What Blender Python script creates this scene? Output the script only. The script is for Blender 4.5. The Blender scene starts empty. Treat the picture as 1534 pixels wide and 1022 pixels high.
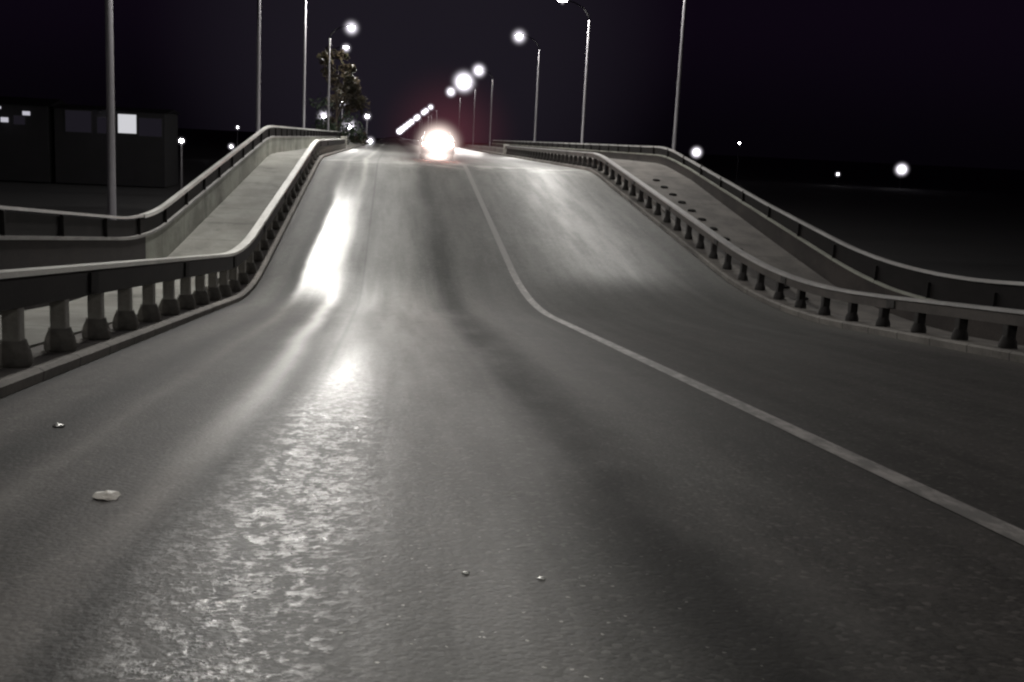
import bpy, bmesh, math, random
from mathutils import Vector, Matrix

random.seed(7)
sc = bpy.context.scene
COL = sc.collection

# ------------------------------------------------------------------ helpers
def link(name, bm, m, parent=None, smooth=False):
    me = bpy.data.meshes.new(name)
    bmesh.ops.recalc_face_normals(bm, faces=bm.faces)
    bm.to_mesh(me); bm.free()
    if smooth:
        for p in me.polygons: p.use_smooth = True
    me.materials.append(m)
    o = bpy.data.objects.new(name, me)
    COL.objects.link(o)
    if parent is not None: o.parent = parent
    return o

def tag(o, label, cat, group=None):
    o['label'] = label; o['category'] = cat
    if group: o['group'] = group
    return o

def thing(name, label, cat, loc=(0, 0, 0), rz=0.0, group=None):
    o = bpy.data.objects.new(name, None)
    COL.objects.link(o)
    o.empty_display_size = .3
    o.location = loc; o.rotation_euler = (0, 0, rz)
    return tag(o, label, cat, group)

def struct(name, bm, m, smooth=False):
    o = link(name, bm, m, None, smooth)
    o['kind'] = 'structure'
    return o

def children(o):
    return [c for c in bpy.data.objects if c.parent is o]

def copy_tree(o, parent=None):
    c = o.copy(); COL.objects.link(c)
    c.parent = parent
    for ch in children(o): copy_tree(ch, c)
    return c

def box(bm, x0, x1, y0, y1, z0, z1, bev=0.0):
    vs = [bm.verts.new((x, y, z)) for x in (x0, x1) for y in (y0, y1) for z in (z0, z1)]
    fs = []
    for q in ((0, 1, 3, 2), (4, 6, 7, 5), (0, 4, 5, 1), (2, 3, 7, 6), (0, 2, 6, 4), (1, 5, 7, 3)):
        fs.append(bm.faces.new([vs[i] for i in q]))
    if bev > 0:
        es = set(e for f in fs for e in f.edges)
        bmesh.ops.bevel(bm, geom=list(es), offset=bev, segments=2, affect='EDGES', profile=.5)

def lathe(bm, prof, n=10, cx=0, cy=0, square=False):
    rings = []
    for r, z in prof:
        ring = []
        for k in range(n):
            a = 2 * math.pi * k / n + (math.pi / 4 if square else 0)
            ring.append(bm.verts.new((cx + r * math.cos(a), cy + r * math.sin(a), z)))
        rings.append(ring)
    for a, b in zip(rings, rings[1:]):
        for k in range(n):
            bm.faces.new((a[k], a[(k + 1) % n], b[(k + 1) % n], b[k]))
    bm.faces.new(rings[0][::-1]); bm.faces.new(rings[-1])

def tube(bm, pts, rad, n=8):
    rings = []
    pts = [Vector(p) for p in pts]
    for i, p in enumerate(pts):
        d = (pts[min(i + 1, len(pts) - 1)] - pts[max(i - 1, 0)]).normalized()
        up = Vector((0, 1, 0)) if abs(d.y) < .9 else Vector((1, 0, 0))
        u = d.cross(up).normalized(); v = d.cross(u).normalized()
        r = rad[i] if isinstance(rad, (list, tuple)) else rad
        rings.append([bm.verts.new(p + r * (math.cos(2 * math.pi * k / n) * u + math.sin(2 * math.pi * k / n) * v)) for k in range(n)])
    for a, b in zip(rings, rings[1:]):
        for k in range(n):
            bm.faces.new((a[k], a[(k + 1) % n], b[(k + 1) % n], b[k]))
    bm.faces.new(rings[0][::-1]); bm.faces.new(rings[-1])

def loft(bm, ys, sect, closed=True, caps=True):
    """sect(y) -> list of (x, z); joined along y."""
    rows = [[bm.verts.new((x, y, z)) for x, z in sect(y)] for y in ys]
    n = len(rows[0])
    for a, b in zip(rows, rows[1:]):
        for k in range(n if closed else n - 1):
            bm.faces.new((a[k], a[(k + 1) % n], b[(k + 1) % n], b[k]))
    if closed and caps:
        bm.faces.new(rows[0][::-1]); bm.faces.new(rows[-1])

def smax(a, b, k):
    h = max(k - abs(a - b), 0) / k
    return max(a, b) + h * h * k * .25

def smin(a, b, k): return -smax(-a, -b, k)

def lerp(a, b, t): return a + (b - a) * t
def cl(t): return max(0.0, min(1.0, t))

XL, XC, XR = -3.10, 3.28, 9.10
KINK, CREST = 25.5, 50.2
def zroad(y, x=0.0):
    t = cl((x - XL) / (XR - XL))
    k = lerp(.50, .90, min(1.0, t * 1.5))
    zn = -1.40 - .0925 * y
    zr = -3.76 + .1075 * (y - KINK)
    zc = -1.10 + .0004 * max(0, y - CREST)
    zc = min(zc, -.9)
    return smin(smax(zn, zr, k), zc, .22)

def ys(a, b, fine=.45, coarse=2.5):
    out = [a]; y = a
    while y < b - 1e-6:
        if 18 < y < 56: s = fine
        elif y < 140: s = coarse
        else: s = 60
        y = min(b, y + s)
        if b - y < .05: y = b
        out.append(y)
    return out

# ------------------------------------------------------------------ materials
class N:
    def __init__(s, name):
        s.m = bpy.data.materials.new(name); s.m.use_nodes = True
        s.t = s.m.node_tree; s.t.nodes.clear()
        s.out = s.t.nodes.new('ShaderNodeOutputMaterial')
    def n(s, typ, **kw):
        nd = s.t.nodes.new(typ)
        for k, v in kw.items(): setattr(nd, k, v)
        return nd
    def set(s, sock, v):
        if hasattr(v, 'is_output') or isinstance(v, bpy.types.NodeSocket): s.t.links.new(v, sock)
        else: sock.default_value = v
    def math(s, op, a, b=0.0, c=0.0):
        nd = s.n('ShaderNodeMath', operation=op)
        s.set(nd.inputs[0], a); s.set(nd.inputs[1], b); s.set(nd.inputs[2], c)
        return nd.outputs[0]
    def gauss(s, x, c, w):
        d = s.math('DIVIDE', s.math('SUBTRACT', x, c), w)
        return s.math('POWER', 2.71828, s.math('MULTIPLY', s.math('MULTIPLY', d, d), -1.0))
    def step(s, x, a, b, lo=0.0, hi=1.0):
        nd = s.n('ShaderNodeMapRange', interpolation_type='SMOOTHSTEP')
        s.set(nd.inputs['Value'], x)
        nd.inputs['From Min'].default_value = a; nd.inputs['From Max'].default_value = b
        nd.inputs['To Min'].default_value = lo; nd.inputs['To Max'].default_value = hi
        return nd.outputs['Result']
    def noise(s, vec, scale, detail=4, rough=.55, stretch=None):
        if stretch:
            mp = s.n('ShaderNodeMapping'); s.t.links.new(vec, mp.inputs['Vector'])
            mp.inputs['Scale'].default_value = stretch; vec = mp.outputs[0]
        nd = s.n('ShaderNodeTexNoise')
        s.t.links.new(vec, nd.inputs['Vector'])
        nd.inputs['Scale'].default_value = scale; nd.inputs['Detail'].default_value = detail
        nd.inputs['Roughness'].default_value = rough
        return nd.outputs['Fac']
    def mix(s, f, a, b):
        nd = s.n('ShaderNodeMix', data_type='RGBA')
        s.set(nd.inputs[0], f)
        for sock, v in ((nd.inputs[6], a), (nd.inputs[7], b)):
            if isinstance(v, tuple): sock.default_value = (*v, 1)
            else: s.t.links.new(v, sock)
        return nd.outputs[2]
    def bsdf(s, col, rough, metal=0.0, normal=None, spec=.5):
        b = s.n('ShaderNodeBsdfPrincipled')
        if isinstance(col, tuple): b.inputs['Base Color'].default_value = (*col, 1)
        else: s.t.links.new(col, b.inputs['Base Color'])
        s.set(b.inputs['Roughness'], rough); s.set(b.inputs['Metallic'], metal)
        s.set(b.inputs['Specular IOR Level'], spec)
        if normal is not None: s.t.links.new(normal, b.inputs['Normal'])
        s.t.links.new(b.outputs[0], s.out.inputs['Surface'])
        return b
    def bump(s, h, strength, dist):
        nd = s.n('ShaderNodeBump'); s.t.links.new(h, nd.inputs['Height'])
        s.set(nd.inputs['Strength'], strength); nd.inputs['Distance'].default_value = dist
        return nd.outputs[0]

def weathered(name, c1, c2, rough=.7, scale=1.5, stretch=(1, .5, 1), metal=0.0, fine=18.0, bump=.25, spec=.5, joint=0.0):
    k = N(name)
    v = k.n('ShaderNodeTexCoord').outputs['Object']
    a = k.noise(v, scale, 6, .62, stretch)
    f = k.step(a, .36, .66)
    g = k.noise(v, fine, 5, .6)
    f2 = k.math('ADD', k.math('MULTIPLY', f, .75), k.math('MULTIPLY', k.step(g, .35, .7), .25))
    col = k.mix(f2, c1, c2)
    if joint:
        sp = k.n('ShaderNodeSeparateXYZ'); k.t.links.new(v, sp.inputs[0])
        fr = k.math('FRACT', k.math('DIVIDE', sp.outputs['Y'], joint))
        ln = k.math('LESS_THAN', k.math('ABSOLUTE', k.math('SUBTRACT', fr, .5)), .018 / joint)
        st = k.step(k.noise(v, .7, 5, .65), .52, .72, 0.0, .55)
        col = k.mix(k.math('MAXIMUM', k.math('MULTIPLY', ln, .8), st), col, (.05, .047, .042))
    r = k.math('ADD', rough - .08, k.math('MULTIPLY', g, .16))
    k.bsdf(col, r, metal, k.bump(g, bump, .012), spec)
    return k.m

def emit(name, col, strength):
    k = N(name)
    e = k.n('ShaderNodeEmission'); e.inputs['Color'].default_value = (*col, 1); e.inputs['Strength'].default_value = strength
    k.t.links.new(e.outputs[0], k.out.inputs['Surface'])
    return k.m

def halo(name, col, strength, power=3.0):
    """glare drawn round a lamp: emission that falls off from the centre of a unit sphere"""
    k = N(name)
    v = k.n('ShaderNodeTexCoord').outputs['Object']
    ln = k.n('ShaderNodeVectorMath', operation='LENGTH'); k.t.links.new(v, ln.inputs[0])
    q = k.math('MAXIMUM', k.math('SUBTRACT', 1.0, ln.outputs['Value']), 0.0)
    q = k.math('MULTIPLY', k.math('POWER', q, power), strength)
    e = k.n('ShaderNodeEmission'); e.inputs['Color'].default_value = (*col, 1)
    k.t.links.new(q, e.inputs['Strength'])
    k.t.links.new(e.outputs[0], k.out.inputs['Volume'])
    return k.m

def road_material():
    k = N('wet_asphalt')
    v = k.n('ShaderNodeTexCoord').outputs['Object']
    sp = k.n('ShaderNodeSeparateXYZ'); k.t.links.new(v, sp.inputs[0])
    x, y = sp.outputs['X'], sp.outputs['Y']
    wob = k.noise(v, .35, 3, .5, (1, .35, 1))
    xw = k.math('ADD', x, k.math('MULTIPLY', k.math('SUBTRACT', wob, .5), .55))
    streak = k.noise(v, 1.6, 5, .6, (1.4, .045, 1))
    blot = k.noise(v, .55, 6, .62, (1, .45, 1))
    grit = k.noise(v, 26.0, 4, .65)
    grit2 = k.noise(v, 75.0, 3, .6)
    vor = k.n('ShaderNodeTexVoronoi'); k.t.links.new(v, vor.inputs['Vector']); vor.inputs['Scale'].default_value = 34.0
    chip = vor.outputs['Color']; chipd = vor.outputs['Distance']
    cs = k.n('ShaderNodeSeparateColor'); k.t.links.new(chip, cs.inputs[0])
    # albedo: dry worn wheel paths paler, oily lane centre darker
    al = k.math('ADD', .060, k.math('MULTIPLY', k.step(streak, .3, .7), .045))
    al = k.math('ADD', al, k.math('MULTIPLY', k.math('SUBTRACT', blot, .5), .06))
    al = k.math('ADD', al, k.math('MULTIPLY', k.math('SUBTRACT', grit, .5), .15))
    al = k.math('ADD', al, k.math('MULTIPLY', k.math('SUBTRACT', k.noise(v, 4.0, 8, .78, (1, .6, 1)), .5), .11))
    al = k.math('ADD', al, k.math('MULTIPLY', k.math('SUBTRACT', grit2, .5), .06))
    al = k.math('ADD', al, k.math('MULTIPLY', k.step(cs.outputs[0], .86, .98), .06))
    al = k.math('ADD', al, k.math('MULTIPLY', k.gauss(xw, -1.20, .12), k.step(y, 4.0, 8.0, .06, .20)))
    al = k.math('ADD', al, k.math('MULTIPLY', k.gauss(xw, -1.93, .10), .07))
    al = k.math('ADD', al, k.math('MULTIPLY', k.gauss(xw, .25, .65), .075))
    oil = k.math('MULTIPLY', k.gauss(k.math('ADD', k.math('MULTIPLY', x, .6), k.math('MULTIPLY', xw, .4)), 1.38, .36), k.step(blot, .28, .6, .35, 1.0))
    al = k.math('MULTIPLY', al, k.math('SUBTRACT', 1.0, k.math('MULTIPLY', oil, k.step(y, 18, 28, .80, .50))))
    drk = k.gauss(xw, -2.27, .19)
    al = k.math('MULTIPLY', al, k.math('SUBTRACT', 1.0, k.math('MULTIPLY', drk, .60)))
    drk2 = k.math('MULTIPLY', k.math('ADD', k.math('MULTIPLY', k.gauss(xw, -1.58, .15), .7), k.gauss(xw, -.97, .09)), k.step(y, 26, 18))
    al = k.math('MULTIPLY', al, k.math('SUBTRACT', 1.0, k.math('MULTIPLY', drk2, .55)))
    seam = k.gauss(x, -.62, .035)
    al = k.math('MULTIPLY', al, k.math('SUBTRACT', 1.0, k.math('MULTIPLY', seam, .6)))
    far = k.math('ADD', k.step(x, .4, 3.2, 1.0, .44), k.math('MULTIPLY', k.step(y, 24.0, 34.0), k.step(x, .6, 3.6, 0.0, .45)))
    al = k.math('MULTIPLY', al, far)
    al = k.math('MULTIPLY', al, k.math('SUBTRACT', 1.0, k.math('MULTIPLY', k.gauss(xw, XL + .08, .13), .8)))
    edge = k.gauss(x, XR, .6)      # dust along the kerb
    al = k.math('ADD', al, k.math('MULTIPLY', edge, .03))
    al = k.math('ADD', al, k.math('MULTIPLY', k.math('MULTIPLY', k.gauss(x, 2.9, .75), k.step(y, 80, 115)), .38))  # lamp reflection down the far road, painted as a pale band
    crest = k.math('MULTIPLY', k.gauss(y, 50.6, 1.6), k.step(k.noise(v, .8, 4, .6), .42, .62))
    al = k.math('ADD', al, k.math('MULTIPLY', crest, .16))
    v2 = k.n('ShaderNodeTexVoronoi'); k.t.links.new(v, v2.inputs['Vector']); v2.inputs['Scale'].default_value = 85.0
    c2 = k.n('ShaderNodeSeparateColor'); k.t.links.new(v2.outputs['Color'], c2.inputs[0])
    al = k.math('ADD', al, k.math('MULTIPLY', k.math('GREATER_THAN', c2.outputs[0], .9965), k.math('MULTIPLY', k.math('MULTIPLY', k.step(y, 6.5, 3.5), k.gauss(x, .1, .9)), .6)))
    al = k.math('MAXIMUM', al, .014)
    tint = k.mix(k.math('MINIMUM', k.math('ADD', k.math('MULTIPLY', k.step(blot, .35, .65), .35), k.math('MULTIPLY', k.math('ADD', k.step(y, 14, 30), k.gauss(x, .2, 1.3)), .65)), 1.0), (1.0, .90, .84), (.99, 1.0, .925))
    vm = k.n('ShaderNodeVectorMath', operation='SCALE'); k.t.links.new(tint, vm.inputs[0]); k.t.links.new(al, vm.inputs['Scale'])
    # glazed, wet wheel path in the left lane
    ramp = k.math('MULTIPLY', k.step(y, 22.0, 27.5), k.step(y, 47.0, 34.0))
    strip = k.math('MULTIPLY', k.step(xw, -2.18, -1.95), k.step(xw, -.60, -1.65))
    g1 = k.math('MULTIPLY', k.math('MULTIPLY', ramp, strip), k.step(k.math('ADD', k.math('MULTIPLY', streak, .6), k.math('MULTIPLY', blot, .4)), .30, .56, .65, 1.0))
    near = k.math('MULTIPLY', k.step(y, 30.0, 24.0), k.gauss(xw, -.46, .33))
    flake = k.step(k.math('ADD', k.math('MULTIPLY', k.noise(v, 8.5, 5, .7, (1.0, .75, 1)), .55), k.math('MULTIPLY', k.noise(v, 24.0, 4, .6), .45)), .46, .56)
    flake = k.math('ADD', k.math('MULTIPLY', flake, k.step(y, 13.0, 7.0)), k.step(y, 7.0, 13.0))
    near = k.math('MULTIPLY', near, k.math('ADD', .12, k.math('MULTIPLY', flake, .88)))
    ravel = k.math('MULTIPLY', k.math('MULTIPLY', k.math('SUBTRACT', 1.0, flake), k.gauss(xw, -.50, .36)), .40)
    vm2 = k.math('SUBTRACT', 1.0, ravel)
    al = k.math('MULTIPLY', al, vm2)
    vm = k.n('ShaderNodeVectorMath', operation='SCALE'); k.t.links.new(tint, vm.inputs[0]); k.t.links.new(al, vm.inputs['Scale'])
    lane = k.math('MULTIPLY', k.gauss(xw, .05, 1.1), k.step(streak, .35, .65, .6, 1.1))
    wet = k.math('MINIMUM', k.math('ADD', k.math('ADD', k.math('MULTIPLY', g1, .8), k.math('MULTIPLY', near, k.step(y, 8.0, 16.0, 1.0, .22))), k.math('MULTIPLY', lane, .36)), 1.0)
    wr = k.math('MULTIPLY', k.gauss(xw, 6.2, 1.9), k.step(y, 26, 30))
    wr = k.math('MULTIPLY', wr, k.step(streak, .3, .7, .75, 1.1))
    wet = k.math('MINIMUM', k.math('ADD', wet, k.math('MULTIPLY', wr, .42)), 1.0)
    trk = k.math('MULTIPLY', k.math('MULTIPLY', k.gauss(xw, -1.17, .17), k.step(y, 5.5, 10.0)), k.step(y, 29.0, 24.0))
    wet = k.math('MINIMUM', k.math('ADD', wet, k.math('MULTIPLY', trk, .38)), 1.0)
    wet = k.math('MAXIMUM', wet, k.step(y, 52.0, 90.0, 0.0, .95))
    rough = k.math('ADD', .68, k.math('MULTIPLY', k.math('SUBTRACT', grit, .5), .25))
    rough = k.math('SUBTRACT', rough, k.math('MULTIPLY', wet, .38))
    rough = k.math('ADD', rough, k.math('MULTIPLY', k.math('MAXIMUM', oil, k.math('MULTIPLY', k.step(x, 2.0, 4.5), k.step(y, 30.0, 22.0))), .15))
    rough = k.math('MAXIMUM', rough, .16)
    coarse = k.noise(v, 11.0, 4, .6)
    # stones stand proud of the binder
    h = k.math('ADD', k.math('MULTIPLY', grit, .7), k.math('MULTIPLY', grit2, .3))
    h = k.math('ADD', h, k.math('MULTIPLY', k.math('SUBTRACT', .6, chipd), .6))
    h = k.math('ADD', h, k.math('MULTIPLY', k.math('MULTIPLY', coarse, near), 8.0))
    bs = k.math('MULTIPLY', k.step(y, 4.0, 18.0, .19, .08), k.math('SUBTRACT', 1.0, k.math('MULTIPLY', g1, .7)))
    spec = k.math('ADD', .16, k.math('MULTIPLY', wet, .40))
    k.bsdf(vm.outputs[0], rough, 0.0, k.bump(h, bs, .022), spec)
    return k.m

def line_material():
    k = N('worn_white_paint')
    v = k.n('ShaderNodeTexCoord').outputs['Object']
    w = k.noise(v, 9.0, 6, .7, (1, .35, 1)); b = k.noise(v, .5, 3, .5)
    sy = k.n('ShaderNodeSeparateXYZ'); k.t.links.new(v, sy.inputs[0]); yy_ = sy.outputs['Y']
    worn = k.math('MULTIPLY', k.math('MULTIPLY', k.step(yy_, 20, 34), k.step(yy_, 80, 58)), .20)
    f = k.step(k.math('ADD', k.math('ADD', w, worn), k.math('SUBTRACT', k.math('MULTIPLY', b, .35), k.step(yy_, 75, 100, 0.0, .4))), .50, .78)
    col = k.mix(f, k.mix(k.step(yy_, 75, 100), (.29, .27, .255), (.75, .73, .75)), (.12, .114, .108))
    k.bsdf(col, .65, 0, k.bump(w, .3, .006))
    return k.m

def tail_paint():
    return weathered('dark_car_paint', (.02, .02, .025), (.03, .03, .035), .3, 1.0, bump=.02)

M = dict(
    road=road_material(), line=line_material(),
    kerb=weathered('kerb_concrete', (.24, .225, .205), (.12, .112, .105), .85, 1.2, spec=.25, joint=1.2),
    walk=weathered('walkway_concrete', (.30, .30, .27), (.19, .185, .165), .8, .9, spec=.25, joint=2.6),
    walk_r=weathered('walkway_concrete_worn', (.19, .175, .16), (.09, .083, .077), .8, .9, spec=.25, joint=2.6),
    cap=weathered('pale_rail_paint', (.55, .55, .50), (.30, .29, .26), .5, 2.0, (1, .25, 1), bump=.1),
    beam=weathered('shaded_beam', (.012, .010, .010), (.022, .018, .017), .8, 1.5, spec=.2),  # near black: the shade on the beam face is put into its colour
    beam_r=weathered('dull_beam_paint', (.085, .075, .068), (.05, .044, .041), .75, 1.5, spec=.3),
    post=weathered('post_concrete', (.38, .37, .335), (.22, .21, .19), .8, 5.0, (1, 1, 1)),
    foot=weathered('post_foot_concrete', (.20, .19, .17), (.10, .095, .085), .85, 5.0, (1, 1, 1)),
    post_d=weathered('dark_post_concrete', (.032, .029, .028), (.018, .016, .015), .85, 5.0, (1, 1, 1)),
    rail=weathered('galvanised_rail', (.62, .62, .60), (.40, .40, .38), .45, 3.0, (1, .3, 1), bump=.08),
    infill=weathered('dark_infill_steel', (.010, .009, .009), (.016, .014, .014), .85, 2.0, spec=.12),
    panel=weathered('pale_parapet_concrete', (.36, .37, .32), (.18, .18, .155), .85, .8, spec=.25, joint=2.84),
    panel_d=weathered('dark_parapet_concrete', (.034, .028, .027), (.02, .017, .017), .9, 1.2, spec=.2),  # near panels, darker and browner than those on the ramp
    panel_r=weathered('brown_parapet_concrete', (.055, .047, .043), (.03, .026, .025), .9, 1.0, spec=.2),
    rail_r=weathered('dull_galvanised_rail', (.34, .33, .32), (.20, .195, .19), .55, 3.0, (1, .3, 1), bump=.08),
    pole=weathered('lamp_pole_steel', (.22, .21, .225), (.15, .145, .16), .6, 1.0, (1, 1, .3), bump=.05),
    head=weathered('lamp_head_grey', (.03, .03, .03), (.02, .02, .02), .7, 2.0, spec=.2),
    arm=weathered('black_arm_steel', (.008, .008, .008), (.005, .005, .005), .95, 2.0, spec=.0),
    lens=emit('lit_lamp_lens', (1.0, .97, 1.0), 60.0),
    halo=halo('lamp_halo', (.95, .90, 1.0), 8.5, 5.0),  # lamp glare drawn as a glowing ball; the air is clear
    ground=weathered('dark_ground', (.009, .008, .009), (.005, .0045, .005), .95, .03, (1, 1, 1), fine=.6),
    deck=weathered('deck_concrete', (.22, .21, .19), (.14, .135, .12), .85, .4),
    bark=weathered('tree_bark', (.09, .07, .05), (.05, .04, .03), .9, 3.0, (2, 2, .3)),
    wall=weathered('house_plaster', (.010, .009, .011), (.007, .0065, .008), .9, .5, (1, 1, 1)),
    roof=weathered('house_roof', (.009, .008, .010), (.007, .006, .008), .9, 2.0, spec=.1),
    frame=weathered('window_frame', (.02, .02, .02), (.012, .012, .012), .8, 4.0),
    paint=tail_paint(),
    glass=weathered('car_glass', (.01, .01, .012), (.014, .014, .016), .08, 1.0, bump=0.0),
    tyre=weathered('tyre_rubber', (.02, .02, .02), (.028, .028, .028), .85, 4.0),
    rim=weathered('rim_metal', (.35, .35, .36), (.25, .25, .26), .35, 3.0, metal=1.0),
    plate=weathered('number_plate_white', (.55, .55, .52), (.45, .45, .43), .5, 3.0, bump=.02),
    tail=emit('lit_tail_lamp', (1.0, .35, .28), 60.0),
    tailhalo=halo('tail_lamp_halo', (1.0, .84, .76), 7.0, 3.0),
    redhalo=halo('red_tail_halo', (1.0, .22, .30), .026, 2.0),
    window=emit('lit_window', (.95, .95, 1.0), .65),
    wall_glow=emit('pale_wall_glow', (.80, .70, 1.0), .013),  # low glow standing in for pale patches of house wall
    chip=weathered('pale_stone', (.88, .85, .78), (.75, .71, .65), .5, 8.0, bump=.3),
    glint=weathered('glinting_glass', (.85, .85, .82), (.75, .75, .72), .45, 8.0, metal=1.0, bump=.0),
    sign=emit('lit_sign_strip', (.9, .88, 1.0), .55),
)

# ------------------------------------------------------------------ setting
def flat(y): return zroad(y, 0)

# ground sheet to the horizon, well below the deck
bm = bmesh.new()
n = 24
xs = [-4000, -2000, -1000, -500, -250, -120, -60, -30, 0, 30, 60, 120, 250, 500, 1000, 2000, 4000]
yy = [-400, -200, -100, -50, 0, 50, 100, 150, 200, 300, 400, 600, 900, 1500, 2500, 4500]
rows = [[bm.verts.new((x, y, -8.0 + (.5 * math.sin(x * .013) + .4 * math.sin(y * .021 + x * .004)) * (1 if abs(x) < 600 else .3))) for x in xs] for y in yy]
for a, b in zip(rows, rows[1:]):
    for i in range(len(xs) - 1): bm.faces.new((a[i], a[i + 1], b[i + 1], b[i]))
struct('ground', bm, M['ground'], True)

# road sheet
bm = bmesh.new()
rx = [XL + (XR - XL) * i / 14 for i in range(15)]
loft(bm, ys(-14, 2600, .3), lambda y: [(x, zroad(y, x)) for x in rx], closed=False)
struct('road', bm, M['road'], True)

# bridge deck under it and the embankment that carries the road on
bm = bmesh.new()
loft(bm, ys(-14, 150, .9, 5), lambda y: [(-5.7, zroad(y, -5) - .03), (9.6, zroad(y, 9) - .03), (9.62, zroad(y, 12) - .42), (12.75, zroad(y, 12) - .42), (12.75, zroad(y, 12) - .7), (10.2, zroad(y, 10) - 1.5), (-3.2, zroad(y, -3) - 1.5), (-5.7, zroad(y, -5) - .7)])
struct('bridge_deck', bm, M['deck'])
bm = bmesh.new()
loft(bm, [150, 400, 900, 2600], lambda y: [(-4.5, zroad(y) - .03), (10.5, zroad(y) - .03), (22, -8.3), (-16, -8.3)])
struct('embankment', bm, M['ground'])

# white lane line
bm = bmesh.new()
loft(bm, ys(-14, 900, .3), lambda y: [(XC - .09, zroad(y, XC - .09) + .005), (XC + .09, zroad(y, XC + .09) + .005)], closed=False)
struct('road_line', bm, M['line'])

def oL(y): return lerp(.15, .42, cl((y - 19) / 7)) if y < 26 else lerp(.42, .10, cl((y - 26) / 24))       # walkway height over the road
def oR(y): return lerp(-.16, .50, cl((y - 28) / 17) ** 1.2)

# kerbs
bm = bmesh.new()
loft(bm, ys(-14, 150), lambda y: [(XL, zroad(y, XL) - .02), (XL + .015, zroad(y, XL) + .09), (XL - .03, zroad(y, XL) + .12), (XL - .62, zroad(y, XL) + .12), (XL - .62, zroad(y, XL) - .02)])
struct('kerb_left', bm, M['kerb'])
bm = bmesh.new()
loft(bm, ys(-14, 150), lambda y: [(XR, zroad(y, XR) - .02), (XR - .015, zroad(y, XR) + .11), (XR + .03, zroad(y, XR) + .14), (XR + .62, zroad(y, XR) + .14), (XR + .62, zroad(y, XR) - .02)])
struct('kerb_right', bm, M['kerb'])
# walkways
bm = bmesh.new()
loft(bm, ys(-14, 150), lambda y: [(-3.725, zroad(y, XL) - .02), (-3.725, zroad(y, XL) + oL(y)), (-5.36, zroad(y, XL) + oL(y)), (-5.36, zroad(y, XL) - .02)])
struct('walkway_left', bm, M['walk'])
bm = bmesh.new()
loft(bm, ys(-14, 150), lambda y: [(9.725, zroad(y, XR) - .4), (9.725, zroad(y, XR) + oR(y)), (12.36, zroad(y, XR) + oR(y)), (12.36, zroad(y, XR) - .4)])
struct('walkway_right', bm, M['walk_r'])

# ------------------------------------------------------------------ roadside barriers
def barrier(name, side, label, y0, y1, Mb, Mp, Mf):
    xc = (XL - .27) if side < 0 else (XR + .27)
    xe = XL if side < 0 else XR
    top = (lambda y: lerp(1.0, .80, cl((y - 25) / 25))) if side < 0 else (lambda y: lerp(.74, .84, cl((y - 20) / 8)))
    t = thing(name, label, 'barrier', (0, 0, 0))
    bd = .28 if side < 0 else .18
    Y = ys(y0, y1)
    bm = bmesh.new()
    loft(bm, Y, lambda y: [(xc - .085, zroad(y, xe) + top(y) - .055 - bd), (xc + .085, zroad(y, xe) + top(y) - .055 - bd),
                           (xc + .085, zroad(y, xe) + top(y) - .055), (xc - .085, zroad(y, xe) + top(y) - .055)])
    link('beam', bm, Mb, t)
    bm = bmesh.new()
    loft(bm, Y, lambda y: [(xc - .11, zroad(y, xe) + top(y) - .052), (xc + .11, zroad(y, xe) + top(y) - .052),
                           (xc + .10, zroad(y, xe) + top(y)), (xc - .10, zroad(y, xe) + top(y))])
    link('cap_rail', bm, M['cap'] if side < 0 else M['rail_r'], t)
    # one post, then copies with their feet
    y = y0 + .6; first = None
    while y < y1 - .3:
        z0 = zroad(y, xe) + .135; hh = top(y) - .055 - bd - .135
        if first is None:
            bm = bmesh.new()
            w = .078
            lathe(bm, [(w * 1.42, 0.0), (w * 1.42, .62)], 4, square=True)
            bmesh.ops.bevel(bm, geom=[e for e in bm.edges], offset=.012, segments=1, affect='EDGES')
            p = link('post', bm, Mp, t)
            bm = bmesh.new()
            lathe(bm, [(.15, -.01), (.165, .02), (.165, .07), (.15, .13), (.12, .20), (.114, .23)], 12)
            if side > 0: bmesh.ops.scale(bm, verts=bm.verts, vec=(.82, .82, .85))
            ft = link('post_foot', bm, Mf, p, True)
            first = p; o = p
        else:
            o = copy_tree(first, t)
        o.location = (xc, y, z0)
        o.scale = (1, 1, hh / .605)
        for c in children(o): c.scale = (1, 1, .605 / hh)
        y += 1.42
    # splice plates where the beam lengths meet
    y = y0 + 3.0; sp0 = None
    while y < min(y1, 60):
        if sp0 is None:
            bm = bmesh.new(); box(bm, -.012, .012, -.16, .16, -bd * .4, bd * .4, .006)
            sp0 = o = link('splice_plate', bm, M['infill'] if side < 0 else Mp, t)
        else: o = copy_tree(sp0, t)
        sl = (zroad(y + .2, xe) + top(y + .2) - zroad(y - .2, xe) - top(y - .2)) / .4
        o.location = (xc - side * .097, y, zroad(y, xe) + top(y) - .055 - bd / 2); o.rotation_euler = (math.atan(sl), 0, 0)
        y += 5.68
    # end post
    bm = bmesh.new()
    box(bm, xc - .2, xc + .2, y1, y1 + .5, zroad(y1, xe) + .13, zroad(y1, xe) + .95, .03)
    link('end_post', bm, M['post'], t)
    return t

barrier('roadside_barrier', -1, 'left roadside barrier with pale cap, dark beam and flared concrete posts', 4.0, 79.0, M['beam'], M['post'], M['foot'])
barrier('roadside_barrier', 1, 'right roadside barrier with dull beam and small dark flared posts, curving up the ramp', 5.0, 92.0, M['beam_r'], M['post_d'], M['post_d'])

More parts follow.
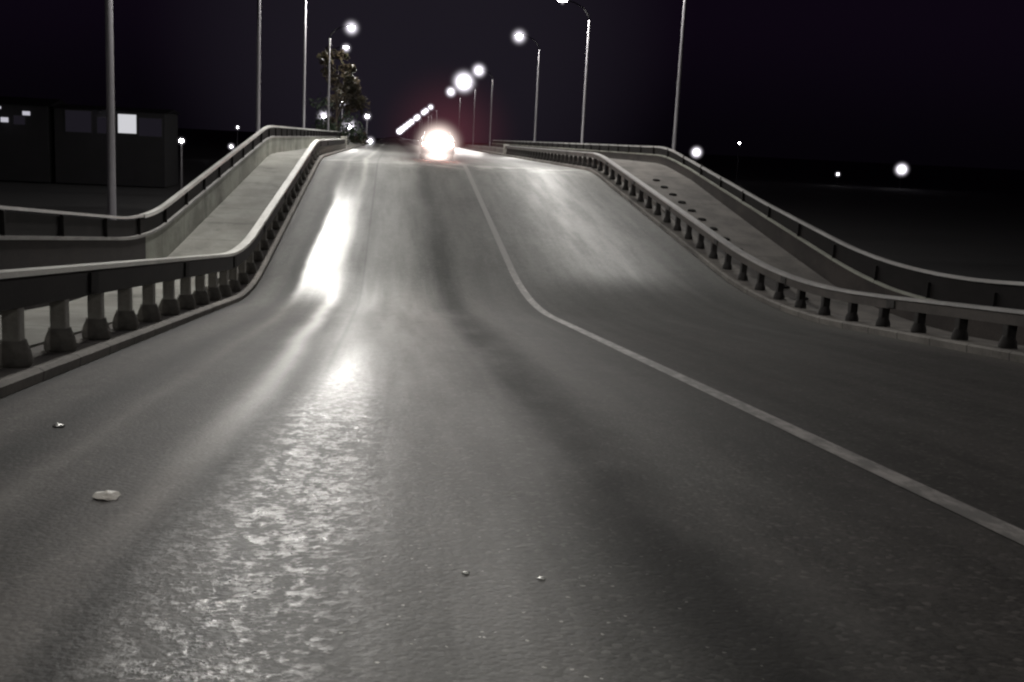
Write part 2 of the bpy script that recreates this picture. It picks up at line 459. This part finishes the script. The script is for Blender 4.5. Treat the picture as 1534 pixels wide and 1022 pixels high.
# ------------------------------------------------------------------ outer parapets
def parapet_left():
    t = thing('bridge_parapet', 'left outer parapet with bright top rail, dark infill and pale lower panels', 'parapet')
    x = -5.45
    def kz(y): return zroad(y, XL - .8)
    top = lambda y: kz(y) + lerp(1.68, 1.34, cl((y - 25) / 26))
    mid = lambda y: kz(y) + lerp(1.26, .86, cl((y - 25) / 25))
    Yall = ys(-8, 140)
    Yn, Yr = ys(-8, 25.2), ys(25.2, 140)
    bm = bmesh.new(); loft(bm, Yr, lambda y: [(x - .07, top(y) - .08), (x + .07, top(y) - .08), (x + .06, top(y)), (x - .06, top(y))])
    link('top_rail', bm, M['rail'], t)
    bm = bmesh.new(); loft(bm, Yn, lambda y: [(x - .04, top(y) - .05), (x + .04, top(y) - .05), (x + .03, top(y)), (x - .03, top(y))])
    o = link('top_rail', bm, M['rail_r'], t); o['label'] = 'thin dull top rail before the ramp'
    bm = bmesh.new(); loft(bm, Yall, lambda y: [(x - .012, mid(y) + .002), (x + .012, mid(y) + .002), (x + .012, top(y) - .082), (x - .012, top(y) - .082)])
    link('infill_panel', bm, M['infill'], t)
    bm = bmesh.new(); loft(bm, Yall, lambda y: [(x - .08, mid(y) - .06), (x + .09, mid(y) - .06), (x + .09, mid(y)), (x - .08, mid(y))])
    link('mid_rail', bm, M['rail_r'], t)
    for Y, m, lab in ((Yn, M['panel_d'], 'dark lower panel before the ramp'), (Yr, M['panel'], 'pale lower panel on the ramp')):
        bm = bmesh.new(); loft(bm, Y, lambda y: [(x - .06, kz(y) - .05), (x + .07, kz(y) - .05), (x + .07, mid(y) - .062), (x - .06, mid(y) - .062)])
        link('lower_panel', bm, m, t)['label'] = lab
    y = 2.0; first = None
    while y < 110:
        if first is None:
            bm = bmesh.new(); box(bm, -.03, .03, -.03, .03, 0, .36, .006)
            first = o = link('post', bm, M['infill'], t)
        else: o = copy_tree(first, t)
        o.location = (x + .045, y, mid(y) + .001)
        y += 2.84
    return t
parapet_left()

def parapet_right():
    t = thing('bridge_parapet', 'right outer parapet of dark brown concrete under a thin dull rail', 'parapet')
    x = 12.5
    kz = lambda y: zroad(y, XR + 1)
    top = lambda y: kz(y) + lerp(1.08, 1.28, cl((y - 36) / 14))
    mid = lambda y: kz(y) + lerp(.45, .90, cl((y - 26) / 20))
    Y = ys(2, 140)
    bm = bmesh.new(); loft(bm, Y, lambda y: [(x - .06, top(y) - .07), (x + .06, top(y) - .07), (x + .05, top(y)), (x - .05, top(y))])
    link('top_rail', bm, M['rail_r'], t)
    bm = bmesh.new(); loft(bm, Y, lambda y: [(x - .012, mid(y) + .002), (x + .012, mid(y) + .002), (x + .012, top(y) - .072), (x - .012, top(y) - .072)])
    link('infill_panel', bm, M['infill'], t)
    bm = bmesh.new(); loft(bm, Y, lambda y: [(x - .10, mid(y) - .06), (x + .08, mid(y) - .06), (x + .08, mid(y)), (x - .10, mid(y))])
    link('mid_rail', bm, M['panel'], t)
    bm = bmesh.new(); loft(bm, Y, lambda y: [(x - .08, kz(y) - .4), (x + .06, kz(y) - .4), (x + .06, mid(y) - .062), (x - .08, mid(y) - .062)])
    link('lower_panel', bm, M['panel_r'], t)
    y = 10.0; first = None
    while y < 110:
        if first is None:
            bm = bmesh.new(); box(bm, -.03, .03, -.03, .03, 0, .37, .006)
            first = o = link('post', bm, M['infill'], t)
        else: o = copy_tree(first, t)
        o.location = (x - .045, y, mid(y) + .001)
        y += 2.84
    return t
parapet_right()

# ------------------------------------------------------------------ street lamps
GR = 'street lamps in two rows along the bridge road'
def lamp_proto(name, label, side):
    """side = +1: arm reaches towards +X.  Foot at z=0, lens at z=10.9"""
    t = thing(name, label, 'street lamp', group=GR)
    bm = bmesh.new()
    lathe(bm, [(.14, 0), (.14, .12), (.095, .2), (.085, 4.5), (.07, 9.7), (.065, 9.75)], 12)
    link('pole', bm, M['pole'], t, True)
    bm = bmesh.new()
    tube(bm, [(0, 0, 9.7), (side * .10, 0, 10.1), (side * .5, 0, 10.55), (side * 1.1, 0, 10.85), (side * 1.75, 0, 10.98)], .04, 8)
    link('arm', bm, M['arm'], t, True)
    bm = bmesh.new()
    box(bm, side * 1.95 - .38, side * 1.95 + .38, -.16, .16, 10.94, 11.06, .035)
    hd = link('lamp_head', bm, M['head'], t, True)
    bm = bmesh.new()
    box(bm, side * 1.95 - .30, side * 1.95 + .30, -.12, .12, 10.885, 10.937, .02)
    link('lens', bm, M['lens'], hd)
    return t

sph = bmesh.new(); bmesh.ops.create_icosphere(sph, subdivisions=3, radius=1.0)
sphere_me = bpy.data.meshes.new('halo_ball'); sph.to_mesh(sphere_me); sph.free(); sphere_me.materials.append(M['halo'])

def glow(parent, loc, r, me=None, name='halo_ball'):
    o = bpy.data.objects.new(name, me or sphere_me); COL.objects.link(o)
    if me is None: r *= 1.2
    o.parent = parent; o.location = loc; o.scale = (r, r, r)
    return o

def light(parent, loc, power, col, size=.22, name='lamp_light'):
    l = bpy.data.lights.new(name, 'SPOT' if name == 'lamp_light' and power > 300 else 'POINT'); l.energy = power; l.color = col; l.shadow_soft_size = size
    if l.type == 'SPOT': l.spot_size = math.radians(174); l.spot_blend = .08
    o = bpy.data.objects.new(name, l); COL.objects.link(o); o.parent = parent; o.location = loc
    return o

LC = (1.0, .97, .92)
pl = None; pr = None
left_rows = [
    (-1.6, 1350, 0, 'grey street lamp of the left row standing nearest the viewer, just out of frame'),
    (24.8, 2800, 0, 'tall grey street lamp nearest on the left, behind the low parapet before the ramp'),
    (51.2, 4200, 0, 'grey street lamp behind the left parapet at the top of the ramp'),
    (77.0, 7500, 0, 'grey street lamp next beyond the ramp top on the left'),
    (106.0, 3000, 1.05, 'street lamp with glowing head on the left, just in front of the lit tree'),
    (131.0, 6000, .8, 'street lamp on the left whose light shines through the lit tree'),
]
right_rows = [
    (-1.0, 1100, 0, 'unseen street lamp added out of frame at the near right to light the barrier posts'),  # added out of view, in place of headlights, to brighten the near posts
    (52.0, 3300, 0, 'grey street lamp at the right parapet corner at the top of the ramp'),
    (78.0, 6500, .25, 'grey street lamp on the right, second beyond the ramp, its head at the picture edge'),
    (104.5, 3000, 1.05, 'street lamp with round white glow, nearest lit head on the right'),
    (153.0, 1700, 1.45, 'street lamp glowing white, second lit head on the right'),
    (185.0, 2000, 2.6, 'street lamp with the largest white glow in the right row'),
    (226.0, 1500, 1.6, 'street lamp with a small glow below the largest glow of the right row'),
]
for y0, kx in ((345, 0), (392, 1), (425, 2), (520, 3), (560, 4), (690, 5), (820, 6), (1020, 7), (1350, 8), (1900, 9)):
    right_rows.append((y0, 1600 if y0 < 600 else 0, .0038 * y0 + .15, 'far street lamp merging into the bright chain of lamps running to the horizon'))
for rows_, side, X in ((left_rows, 1, -6.0), (right_rows, -1, 13.3)):
    for y, pw, gl, lab in rows_:
        proto = pl if side == 1 else pr
        if proto is None:
            o = lamp_proto('street_lamp', lab, side)
            if side == 1: pl = o
            else: pr = o
        else:
            o = copy_tree(proto); o['label'] = lab
            for c in list(children(o)):
                pass
        zb = (zroad(y, 0) - .35) if y > 140 else zroad(y, 0) - .05
        o.location = (X - 1.5 * (y == 131.0), y, zb)
        todo = (o, y, pw, gl, side)
        right_rows_done = None
        o['_p'] = pw; o['_g'] = gl; o['_s'] = side
for o in [q for q in COL.objects if q.name.startswith('street_lamp')]:
    pw, gl, side = o['_p'], o['_g'], o['_s']
    if pw: light(o, (side * 1.95, 0, 10.62), pw, LC)
    if gl: glow(o, (side * 1.95, 0, 10.8), gl)
    for k_ in ('_p', '_g', '_s'): del o[k_]

# ------------------------------------------------------------------ car on the crest
def car():
    X, Y = 2.35, 60.0
    t = thing('car', 'dark car driving away over the crest with dazzling tail lamps', 'car', (X, Y, zroad(Y, X) + .006))
    # side outline swept over stations across the width (y along the car, rear at y=-2.1)
    prof = [(-2.10, .38), (-2.14, .62), (-2.08, .92), (-1.95, 1.0), (-1.5, 1.03), (-.95, 1.40), (-.4, 1.46), (.35, 1.43), (1.05, 1.02), (1.75, .92), (2.1, .78), (2.16, .5), (2.08, .32), (1.75, .25), (-1.75, .25)]
    bm = bmesh.new()
    rows = []
    for u in (-1, -.97, -.85, -.5, 0, .5, .85, .97, 1):
        row = []
        for y, z in prof:
            narrow = 1.0 - .20 * cl((z - .95) / .5)
            drop = (.05 if abs(u) == 1 else 0)
            w = .86 * u * narrow
            yy_ = y * (1 - .05 * abs(u) ** 4)
            row.append(bm.verts.new((w, yy_, z - drop * (z > 1.2) + drop * (z < .3))))
        rows.append(row)
    for a, b in zip(rows, rows[1:]):
        for k in range(len(prof)):
            bm.faces.new((a[k], a[(k + 1) % len(prof)], b[(k + 1) % len(prof)], b[k]))
    bm.faces.new(rows[0]); bm.faces.new(rows[-1][::-1])
    link('body', bm, M['paint'], t, True)
    bm = bmesh.new()
    vs = [bm.verts.new(p) for p in ((-.66, -1.47, 1.075), (.66, -1.47, 1.075), (.58, -.99, 1.395), (-.58, -.99, 1.395))]
    bm.faces.new(vs)
    bmesh.ops.translate(bm, verts=bm.verts, vec=(0, -.03, .02))
    link('rear_window', bm, M['glass'], t)
    bm = bmesh.new(); box(bm, -.80, .80, -2.22, -2.05, .36, .60, .04)
    link('bumper', bm, M['paint'], t, True)
    bm = bmesh.new(); box(bm, -.26, .26, -2.165, -2.13, .68, .79, .004)
    link('number_plate', bm, M['plate'], t)
    for s in (-1, 1):
        bm = bmesh.new(); box(bm, s * .62 - .17, s * .62 + .17, -2.18, -2.0, .72, .90, .03)
        tl = link('tail_lamp', bm, M['tail'], t, True)
        bm = bmesh.new(); box(bm, s * .93 - .07, s * .93 + .07, .55, .72, .98, 1.1, .03)
        link('mirror', bm, M['paint'], t, True)
    for sx in (-1, 1):
        for yy_ in (-1.32, 1.32):
            bm = bmesh.new(); lathe(bm, [(.24, -.1), (.31, -.1), (.32, -.06), (.32, .06), (.31, .1), (.24, .1)], 24)
            bmesh.ops.rotate(bm, verts=bm.verts, cent=(0, 0, 0), matrix=Matrix.Rotation(math.pi / 2, 3, 'Y'))
            w = link('wheel', bm, M['tyre'], t, True); w.location = (sx * .74, yy_, .32)
            bm = bmesh.new(); lathe(bm, [(.06, -.108), (.21, -.106), (.21, .106), (.06, .108)], 20)
            bmesh.ops.rotate(bm, verts=bm.verts, cent=(0, 0, 0), matrix=Matrix.Rotation(math.pi / 2, 3, 'Y'))
            link('rim', bm, M['rim'], w, True)
    me = sphere_me.copy(); me.materials[0] = M['tailhalo']
    g1 = glow(t, (0, -2.25, .80), 1.6, me)
    me2 = sphere_me.copy(); me2.materials[0] = M['redhalo']
    glow(t, (0.5, -2.1, 1.2), 4.2, me2)
    light(t, (-.5, -2.9, .8), 30, (1, .42, .36), .12, 'tail_light')
    light(t, (.5, -2.9, .8), 30, (1, .42, .36), .12, 'tail_light')
    return t
car()

# ------------------------------------------------------------------ trees
def leaf_material(name, c1, c2):
    k = N(name)
    v = k.n('ShaderNodeTexCoord').outputs['Object']
    f = k.step(k.noise(v, .9, 4, .6), .35, .65)
    col = k.mix(f, c1, c2)
    b = k.bsdf(col, .6)
    tr = k.n('ShaderNodeBsdfTranslucent'); k.t.links.new(col, tr.inputs[0])
    ms = k.n('ShaderNodeMixShader'); ms.inputs[0].default_value = .4
    k.t.links.new(b.outputs[0], ms.inputs[1]); k.t.links.new(tr.outputs[0], ms.inputs[2])
    k.t.links.new(ms.outputs[0], k.out.inputs['Surface'])
    return k.m
M['leaf'] = leaf_material('olive_leaves', (.060, .046, .030), (.026, .025, .015))
M['leaf_d'] = leaf_material('dark_leaves', (.03, .045, .025), (.02, .03, .018))

def tree(label, x, y, zb, h, rad, m, seed, n=2600, leaf=.22):
    r = random.Random(seed)
    t = thing('leafy_tree', label, 'tree', (x, y, zb), group='trees beside the road beyond the ramp')
    bm = bmesh.new()
    tube(bm, [(0, 0, 0), (.1, 0, h * .25), (-.05, .1, h * .5), (.1, 0, h * .85)], [.22, .17, .12, .03], 8)
    tips = []
    for k in range(9):
        a = r.uniform(0, 6.28); z0 = h * r.uniform(.3, .65)
        tip = Vector((math.cos(a) * rad * r.uniform(.5, .85), math.sin(a) * rad * r.uniform(.5, .85), z0 + h * r.uniform(.08, .25)))
        tube(bm, [(0, 0, z0), tip * .5 + Vector((0, 0, z0 * .5 + .2)), tip], [.09, .06, .02], 6)
        tips.append(tip)
    link('trunk', bm, M['bark'], t, True)
    cl_ = []
    for tip in tips:
        for q in range(3):
            cl_.append((tip + Vector((r.gauss(0, .5), r.gauss(0, .5), r.gauss(0, .5))), r.uniform(.5, 1.15)))
    for q in range(6):
        cl_.append((Vector((r.gauss(0, rad * .35), r.gauss(0, rad * .35), h * r.uniform(.6, .98))), r.uniform(.6, 1.2)))
    bm = bmesh.new()
    for k in range(n):
        c, cr = cl_[k % len(cl_)]
        d = Vector((r.gauss(0, 1), r.gauss(0, 1), r.gauss(0, .8))).normalized() * cr * r.random() ** .4
        p = c + d
        a = Vector((r.gauss(0, 1), r.gauss(0, 1), r.gauss(0, 1))).normalized()
        b = a.cross(Vector((r.gauss(0, 1), r.gauss(0, 1), r.gauss(0, 1)))).normalized()
        s = leaf * r.uniform(.6, 1.3)
        bm.faces.new([bm.verts.new(p + a * s), bm.verts.new(p + b * s * .5), bm.verts.new(p - a * s), bm.verts.new(p - b * s * .5)])
    link('crown', bm, m, t)
    return t
tree('tall olive tree lit by a street lamp at the left of the far road', -6.3, 127.5, -7.6, 17.4, 2.5, M['leaf'], 3, 2600, .24)
tree('low dark tree below the lit tree at the left of the far road', -5.6, 112.0, -7.8, 11.0, 2.2, M['leaf_d'], 5, 2200, .22)

# ------------------------------------------------------------------ distant lamps and houses
FAR = 'small distant lamps in the dark beyond the bridge'
def small_lamp(label, x, y, z, r, zg=-8.0):
    t = thing('distant_lamp', label, 'street lamp', (x, y, zg), group=FAR)
    h = z - zg
    bm = bmesh.new(); lathe(bm, [(.12, 0), (.08, h - .1), (.06, h + .15)], 8)
    link('pole', bm, M['pole'], t, True)
    bm = bmesh.new(); box(bm, -.3, .3, -.2, .2, h + .16, h + .28, .03)
    hd = link('lamp_head', bm, M['head'], t)
    bm = bmesh.new(); lathe(bm, [(.12, h + .155), (.2, h + .05), (.2, h - .08), (.1, h - .16)], 10)
    link('lens', bm, M['lens'], hd, True)
    glow(t, (0, 0, h), r)
    return t
small = [
    (-21.9, 120.0, -1.5, .55, 'isolated white lamp low in the dark between the left house and the parapet'),
    (-42.0, 300.0, -4.6, 1.2, 'small lamp low behind the slope of the left parapet rail'),
    (-40.4, 300.0, .4, .8, 'faint lamp above the sloping rail of the left parapet'),
    (-32.2, 300.0, .4, 1.1, 'small lamp at the upper end of the left parapet rail'),
    (-6.6, 148.0, 4.2, 1.15, 'white lamp in the dark foliage right of the last left pole, highest of its cluster'),
    (-8.8, 146.0, 2.1, 1.25, 'lamp beside the foot of the last left pole, upper of two'),
    (-8.7, 147.0, .45, .75, 'small lamp beside the foot of the last left pole, lower of two'),
    (-5.5, 145.0, .95, 1.45, 'bright lamp just above the end of the left roadside barrier'),
    (-3.4, 150.0, 2.5, .8, 'small lamp right of the dark tree at the far left roadside'),
    (-2.9, 150.0, -.7, .9, 'faint lamp low at the far left roadside near the road'),
    (83.1, 300.0, -.1, 2.3, 'large white lamp right of the right parapet corner'),
    (124.0, 300.0, -4.2, 1.0, 'small lamp in the dark at the right, lower left of the brightest one'),
    (142.5, 300.0, -2.0, 2.6, 'brightest lamp alone in the dark at the far right'),
    (95.0, 300.0, 3.0, .5, 'very faint lamp high in the dark right of the large right lamp'),
]
for x, y, z, r, lab in small: small_lamp(lab, x, y, z, r)

def house(label, x, y, zb, w, d, h, wins, roof_h=1.4):
    t = thing('house', label, 'house', (x, y, zb))
    bm = bmesh.new(); box(bm, -w / 2, w / 2, 0, d, 0, h)
    wl = link('wall', bm, M['wall'], t)
    bm = bmesh.new()
    a = [bm.verts.new(p) for p in ((-w / 2 - .4, -.4, h + .002), (w / 2 + .4, -.4, h + .002), (w / 2 + .4, d + .4, h + .002), (-w / 2 - .4, d + .4, h + .002), (-w / 2 - .4, d / 2, h + roof_h), (w / 2 + .4, d / 2, h + roof_h))]
    for q in ((0, 1, 5, 4), (2, 3, 4, 5), (0, 4, 3), (1, 2, 5), (0, 3, 2, 1)): bm.faces.new([a[i] for i in q])
    link('roof', bm, M['roof'], t)
    for wx, wz, ww, wh, m in wins:
        bm = bmesh.new()
        for b_ in ((wx - ww / 2 - .1, wx - ww / 2, wz - .1, wz + wh + .1), (wx + ww / 2, wx + ww / 2 + .1, wz - .1, wz + wh + .1), (wx - ww / 2, wx + ww / 2, wz - .1, wz), (wx - ww / 2, wx + ww / 2, wz + wh, wz + wh + .1)):
            box(bm, b_[0], b_[1], -.08, -.003, b_[2], b_[3])
        fr = link('window', bm, M['frame'], t)
        bm = bmesh.new(); box(bm, wx - ww / 2 + .002, wx + ww / 2 - .002, -.05, -.01, wz + .002, wz + wh - .002)
        link('pane', bm, m, fr)
    return t
hs = house('pale house on the left with one brightly lit window', -36.4, 150.0, -8.0, 13.8, 9.0, 9.6,
           [(2.2, 6.75, 2.3, 2.4, M['window']), (5.1, 6.5, 2.9, 2.3, M['wall_glow']), (-3.9, 6.6, 3.2, 2.7, M['wall_glow']), (-.8, 6.6, 1.5, 2.0, M['wall_glow'])], .5)
bm = bmesh.new(); box(bm, -1.2, -.9, -.5, -.1, 9.2, 9.4, .03)
wlp = link('wall_lamp', bm, M['head'], hs)
light(hs, (-.4, -1.6, 8.6), 25, (.9, .88, 1.0), .15)
h2 = house('low building at the left edge with lit signs along its front', -50.6, 150.0, -8.0, 13.0, 9.0, 9.7,
           [(3.0, 7.2, 1.4, 1.1, M['wall_glow'])], 1.0)
for sx, sz, sw, sh in ((-.9, 9.05, 3.4, .3), (1.2, 7.4, .9, .6), (3.9, 8.4, .9, .5)):
    bm = bmesh.new(); box(bm, sx - sw / 2, sx + sw / 2, -.2, -.02, sz, sz + sh, .02)
    link('lit_sign', bm, M['sign'], h2)
light(h2, (1.6, -2.0, 7.6), 12, (.9, .88, 1.0), .15)

# ------------------------------------------------------------------ stones on the road
def chip(label, x, y, s, seed):
    r = random.Random(seed)
    bm = bmesh.new()
    bmesh.ops.create_icosphere(bm, subdivisions=2, radius=1.0)
    for v in bm.verts:
        v.co *= 1 + r.uniform(-.25, .25)
        v.co.z *= .55; v.co.x *= 1.35
    bmesh.ops.scale(bm, verts=bm.verts, vec=(s, s, s))
    o = link('stone_chip' if s > .02 else 'glass_chip', bm, M['chip'] if s > .04 else M['glint'], None, s < .04)
    o.location = (x, y, zroad(y, x) + s * .3)
    return tag(o, label, 'stone', 'pale stone chips lying on the asphalt')
CHIPS = [(160, 747, .046, 'largest pale stone chip, alone on the asphalt at the left'),
         (88, 640, .028, 'small pale stone chip near the left kerb'),
         (698, 860, .013, 'tiny glinting chip in the middle of the near lane, left of another'),
         (811, 868, .012, 'tiny glinting chip in the near lane, right of another')]

# ------------------------------------------------------------------ row of dark discs drawing the dots on the right walkway
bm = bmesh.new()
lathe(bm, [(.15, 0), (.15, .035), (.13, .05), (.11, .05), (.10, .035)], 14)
disc0 = None
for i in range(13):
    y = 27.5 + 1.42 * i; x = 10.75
    if disc0 is None:
        disc0 = o = link('dark_disc', bm, M['infill'])
        tag(o, 'one of the row of small dark round discs along the right walkway behind the barrier', 'drain cover', 'dark round discs along the right walkway')
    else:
        o = disc0.copy(); COL.objects.link(o)
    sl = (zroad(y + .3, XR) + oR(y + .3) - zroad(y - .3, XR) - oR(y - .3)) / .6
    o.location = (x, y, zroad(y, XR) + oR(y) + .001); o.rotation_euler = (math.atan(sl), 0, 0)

# ------------------------------------------------------------------ camera
F_, R_ = 1650.0, .05
cam = bpy.data.cameras.new('camera'); co = bpy.data.objects.new('camera', cam); COL.objects.link(co)
cam.sensor_fit = 'HORIZONTAL'; cam.sensor_width = 36.0; cam.lens = 36.0 * F_ / 1534.0
cam.clip_start = .05; cam.clip_end = 9000
fw = Vector((0.11317899, 0.97768839, -0.17696309)).normalized()
up0 = Vector((0.02034967, 0.17578915, 0.98421749)); rt0 = Vector((0.9933662, -0.11499388, 0))
# picture content leans clockwise by R_: camera rolled the other way
rt = (rt0 * math.cos(R_) + up0 * math.sin(R_)).normalized()
up = (up0 * math.cos(R_) - rt0 * math.sin(R_)).normalized()
mw = Matrix((rt, up, -fw)).transposed().to_4x4()
co.matrix_world = mw
sc.camera = co

def hit(px, py):
    u, v = px - 767, py - 511
    d = rt * u - up * v + fw * F_
    lo = .5
    s = .001
    while s < .2:
        p = d * s
        if p.z < zroad(p.y, p.x): return p
        s *= 1.0005
    return d * .01
for i, (px, py, s, lab) in enumerate(CHIPS):
    p = hit(px, py); chip(lab, p.x, p.y, s, 40 + i)

# ------------------------------------------------------------------ world: night sky
w = bpy.data.worlds.new('World'); sc.world = w; w.use_nodes = True
nt = w.node_tree; nt.nodes.clear()
out = nt.nodes.new('ShaderNodeOutputWorld')
sky = nt.nodes.new('ShaderNodeTexSky'); sky.sky_type = 'NISHITA'; sky.sun_disc = False
sky.sun_elevation = math.radians(-4); sky.sun_rotation = math.radians(-20)
b1 = nt.nodes.new('ShaderNodeBackground'); b1.inputs['Strength'].default_value = .0001
nt.links.new(sky.outputs[0], b1.inputs['Color'])
tc = nt.nodes.new('ShaderNodeTexCoord')
nz = nt.nodes.new('ShaderNodeVectorMath'); nz.operation = 'DOT_PRODUCT'
nt.links.new(tc.outputs['Generated'], nz.inputs[0]); nz.inputs[1].default_value = Vector((.02, 1, .09)).normalized()
mr = nt.nodes.new('ShaderNodeMapRange'); mr.interpolation_type = 'SMOOTHSTEP'
mr.inputs['From Min'].default_value = .970; mr.inputs['From Max'].default_value = 1.0
nt.links.new(nz.outputs['Value'], mr.inputs['Value'])
mx = nt.nodes.new('ShaderNodeMix'); mx.data_type = 'RGBA'
nt.links.new(mr.outputs['Result'], mx.inputs[0])
sz = nt.nodes.new('ShaderNodeSeparateXYZ'); nt.links.new(tc.outputs['Generated'], sz.inputs[0])
el = nt.nodes.new('ShaderNodeMapRange'); el.interpolation_type = 'SMOOTHSTEP'
el.inputs['From Min'].default_value = -.01; el.inputs['From Max'].default_value = .13
nt.links.new(sz.outputs['Z'], el.inputs['Value'])
lo = nt.nodes.new('ShaderNodeMix'); lo.data_type = 'RGBA'
lo.inputs[6].default_value = (.0014, .0009, .0020, 1); lo.inputs[7].default_value = (.0037, .0019, .0052, 1)
nt.links.new(el.outputs['Result'], lo.inputs[0]); nt.links.new(lo.outputs[2], mx.inputs[6])
mx.inputs[6].default_value = (.0037, .0019, .0052, 1); mx.inputs[7].default_value = (.0115, .0095, .0145, 1)
b2 = nt.nodes.new('ShaderNodeBackground'); b2.inputs['Strength'].default_value = 1.0
nt.links.new(mx.outputs[2], b2.inputs['Color'])
ad = nt.nodes.new('ShaderNodeAddShader')
nt.links.new(b1.outputs[0], ad.inputs[0]); nt.links.new(b2.outputs[0], ad.inputs[1])
nt.links.new(ad.outputs[0], out.inputs['Surface'])

# ------------------------------------------------------------------ render settings
sc.view_settings.view_transform = 'Standard'; sc.view_settings.look = 'None'
sc.view_settings.exposure = 0; sc.view_settings.gamma = 1
sc.render.engine = 'CYCLES'
cy = sc.cycles
cy.use_denoising = True
cy.pixel_filter_type = 'BLACKMAN_HARRIS'; cy.filter_width = 2.3
cy.max_bounces = 5; cy.diffuse_bounces = 2; cy.glossy_bounces = 2; cy.transparent_max_bounces = 32; cy.volume_bounces = 0
cy.sample_clamp_indirect = 3.0; cy.sample_clamp_direct = 0
cy.volume_step_rate = 1.0
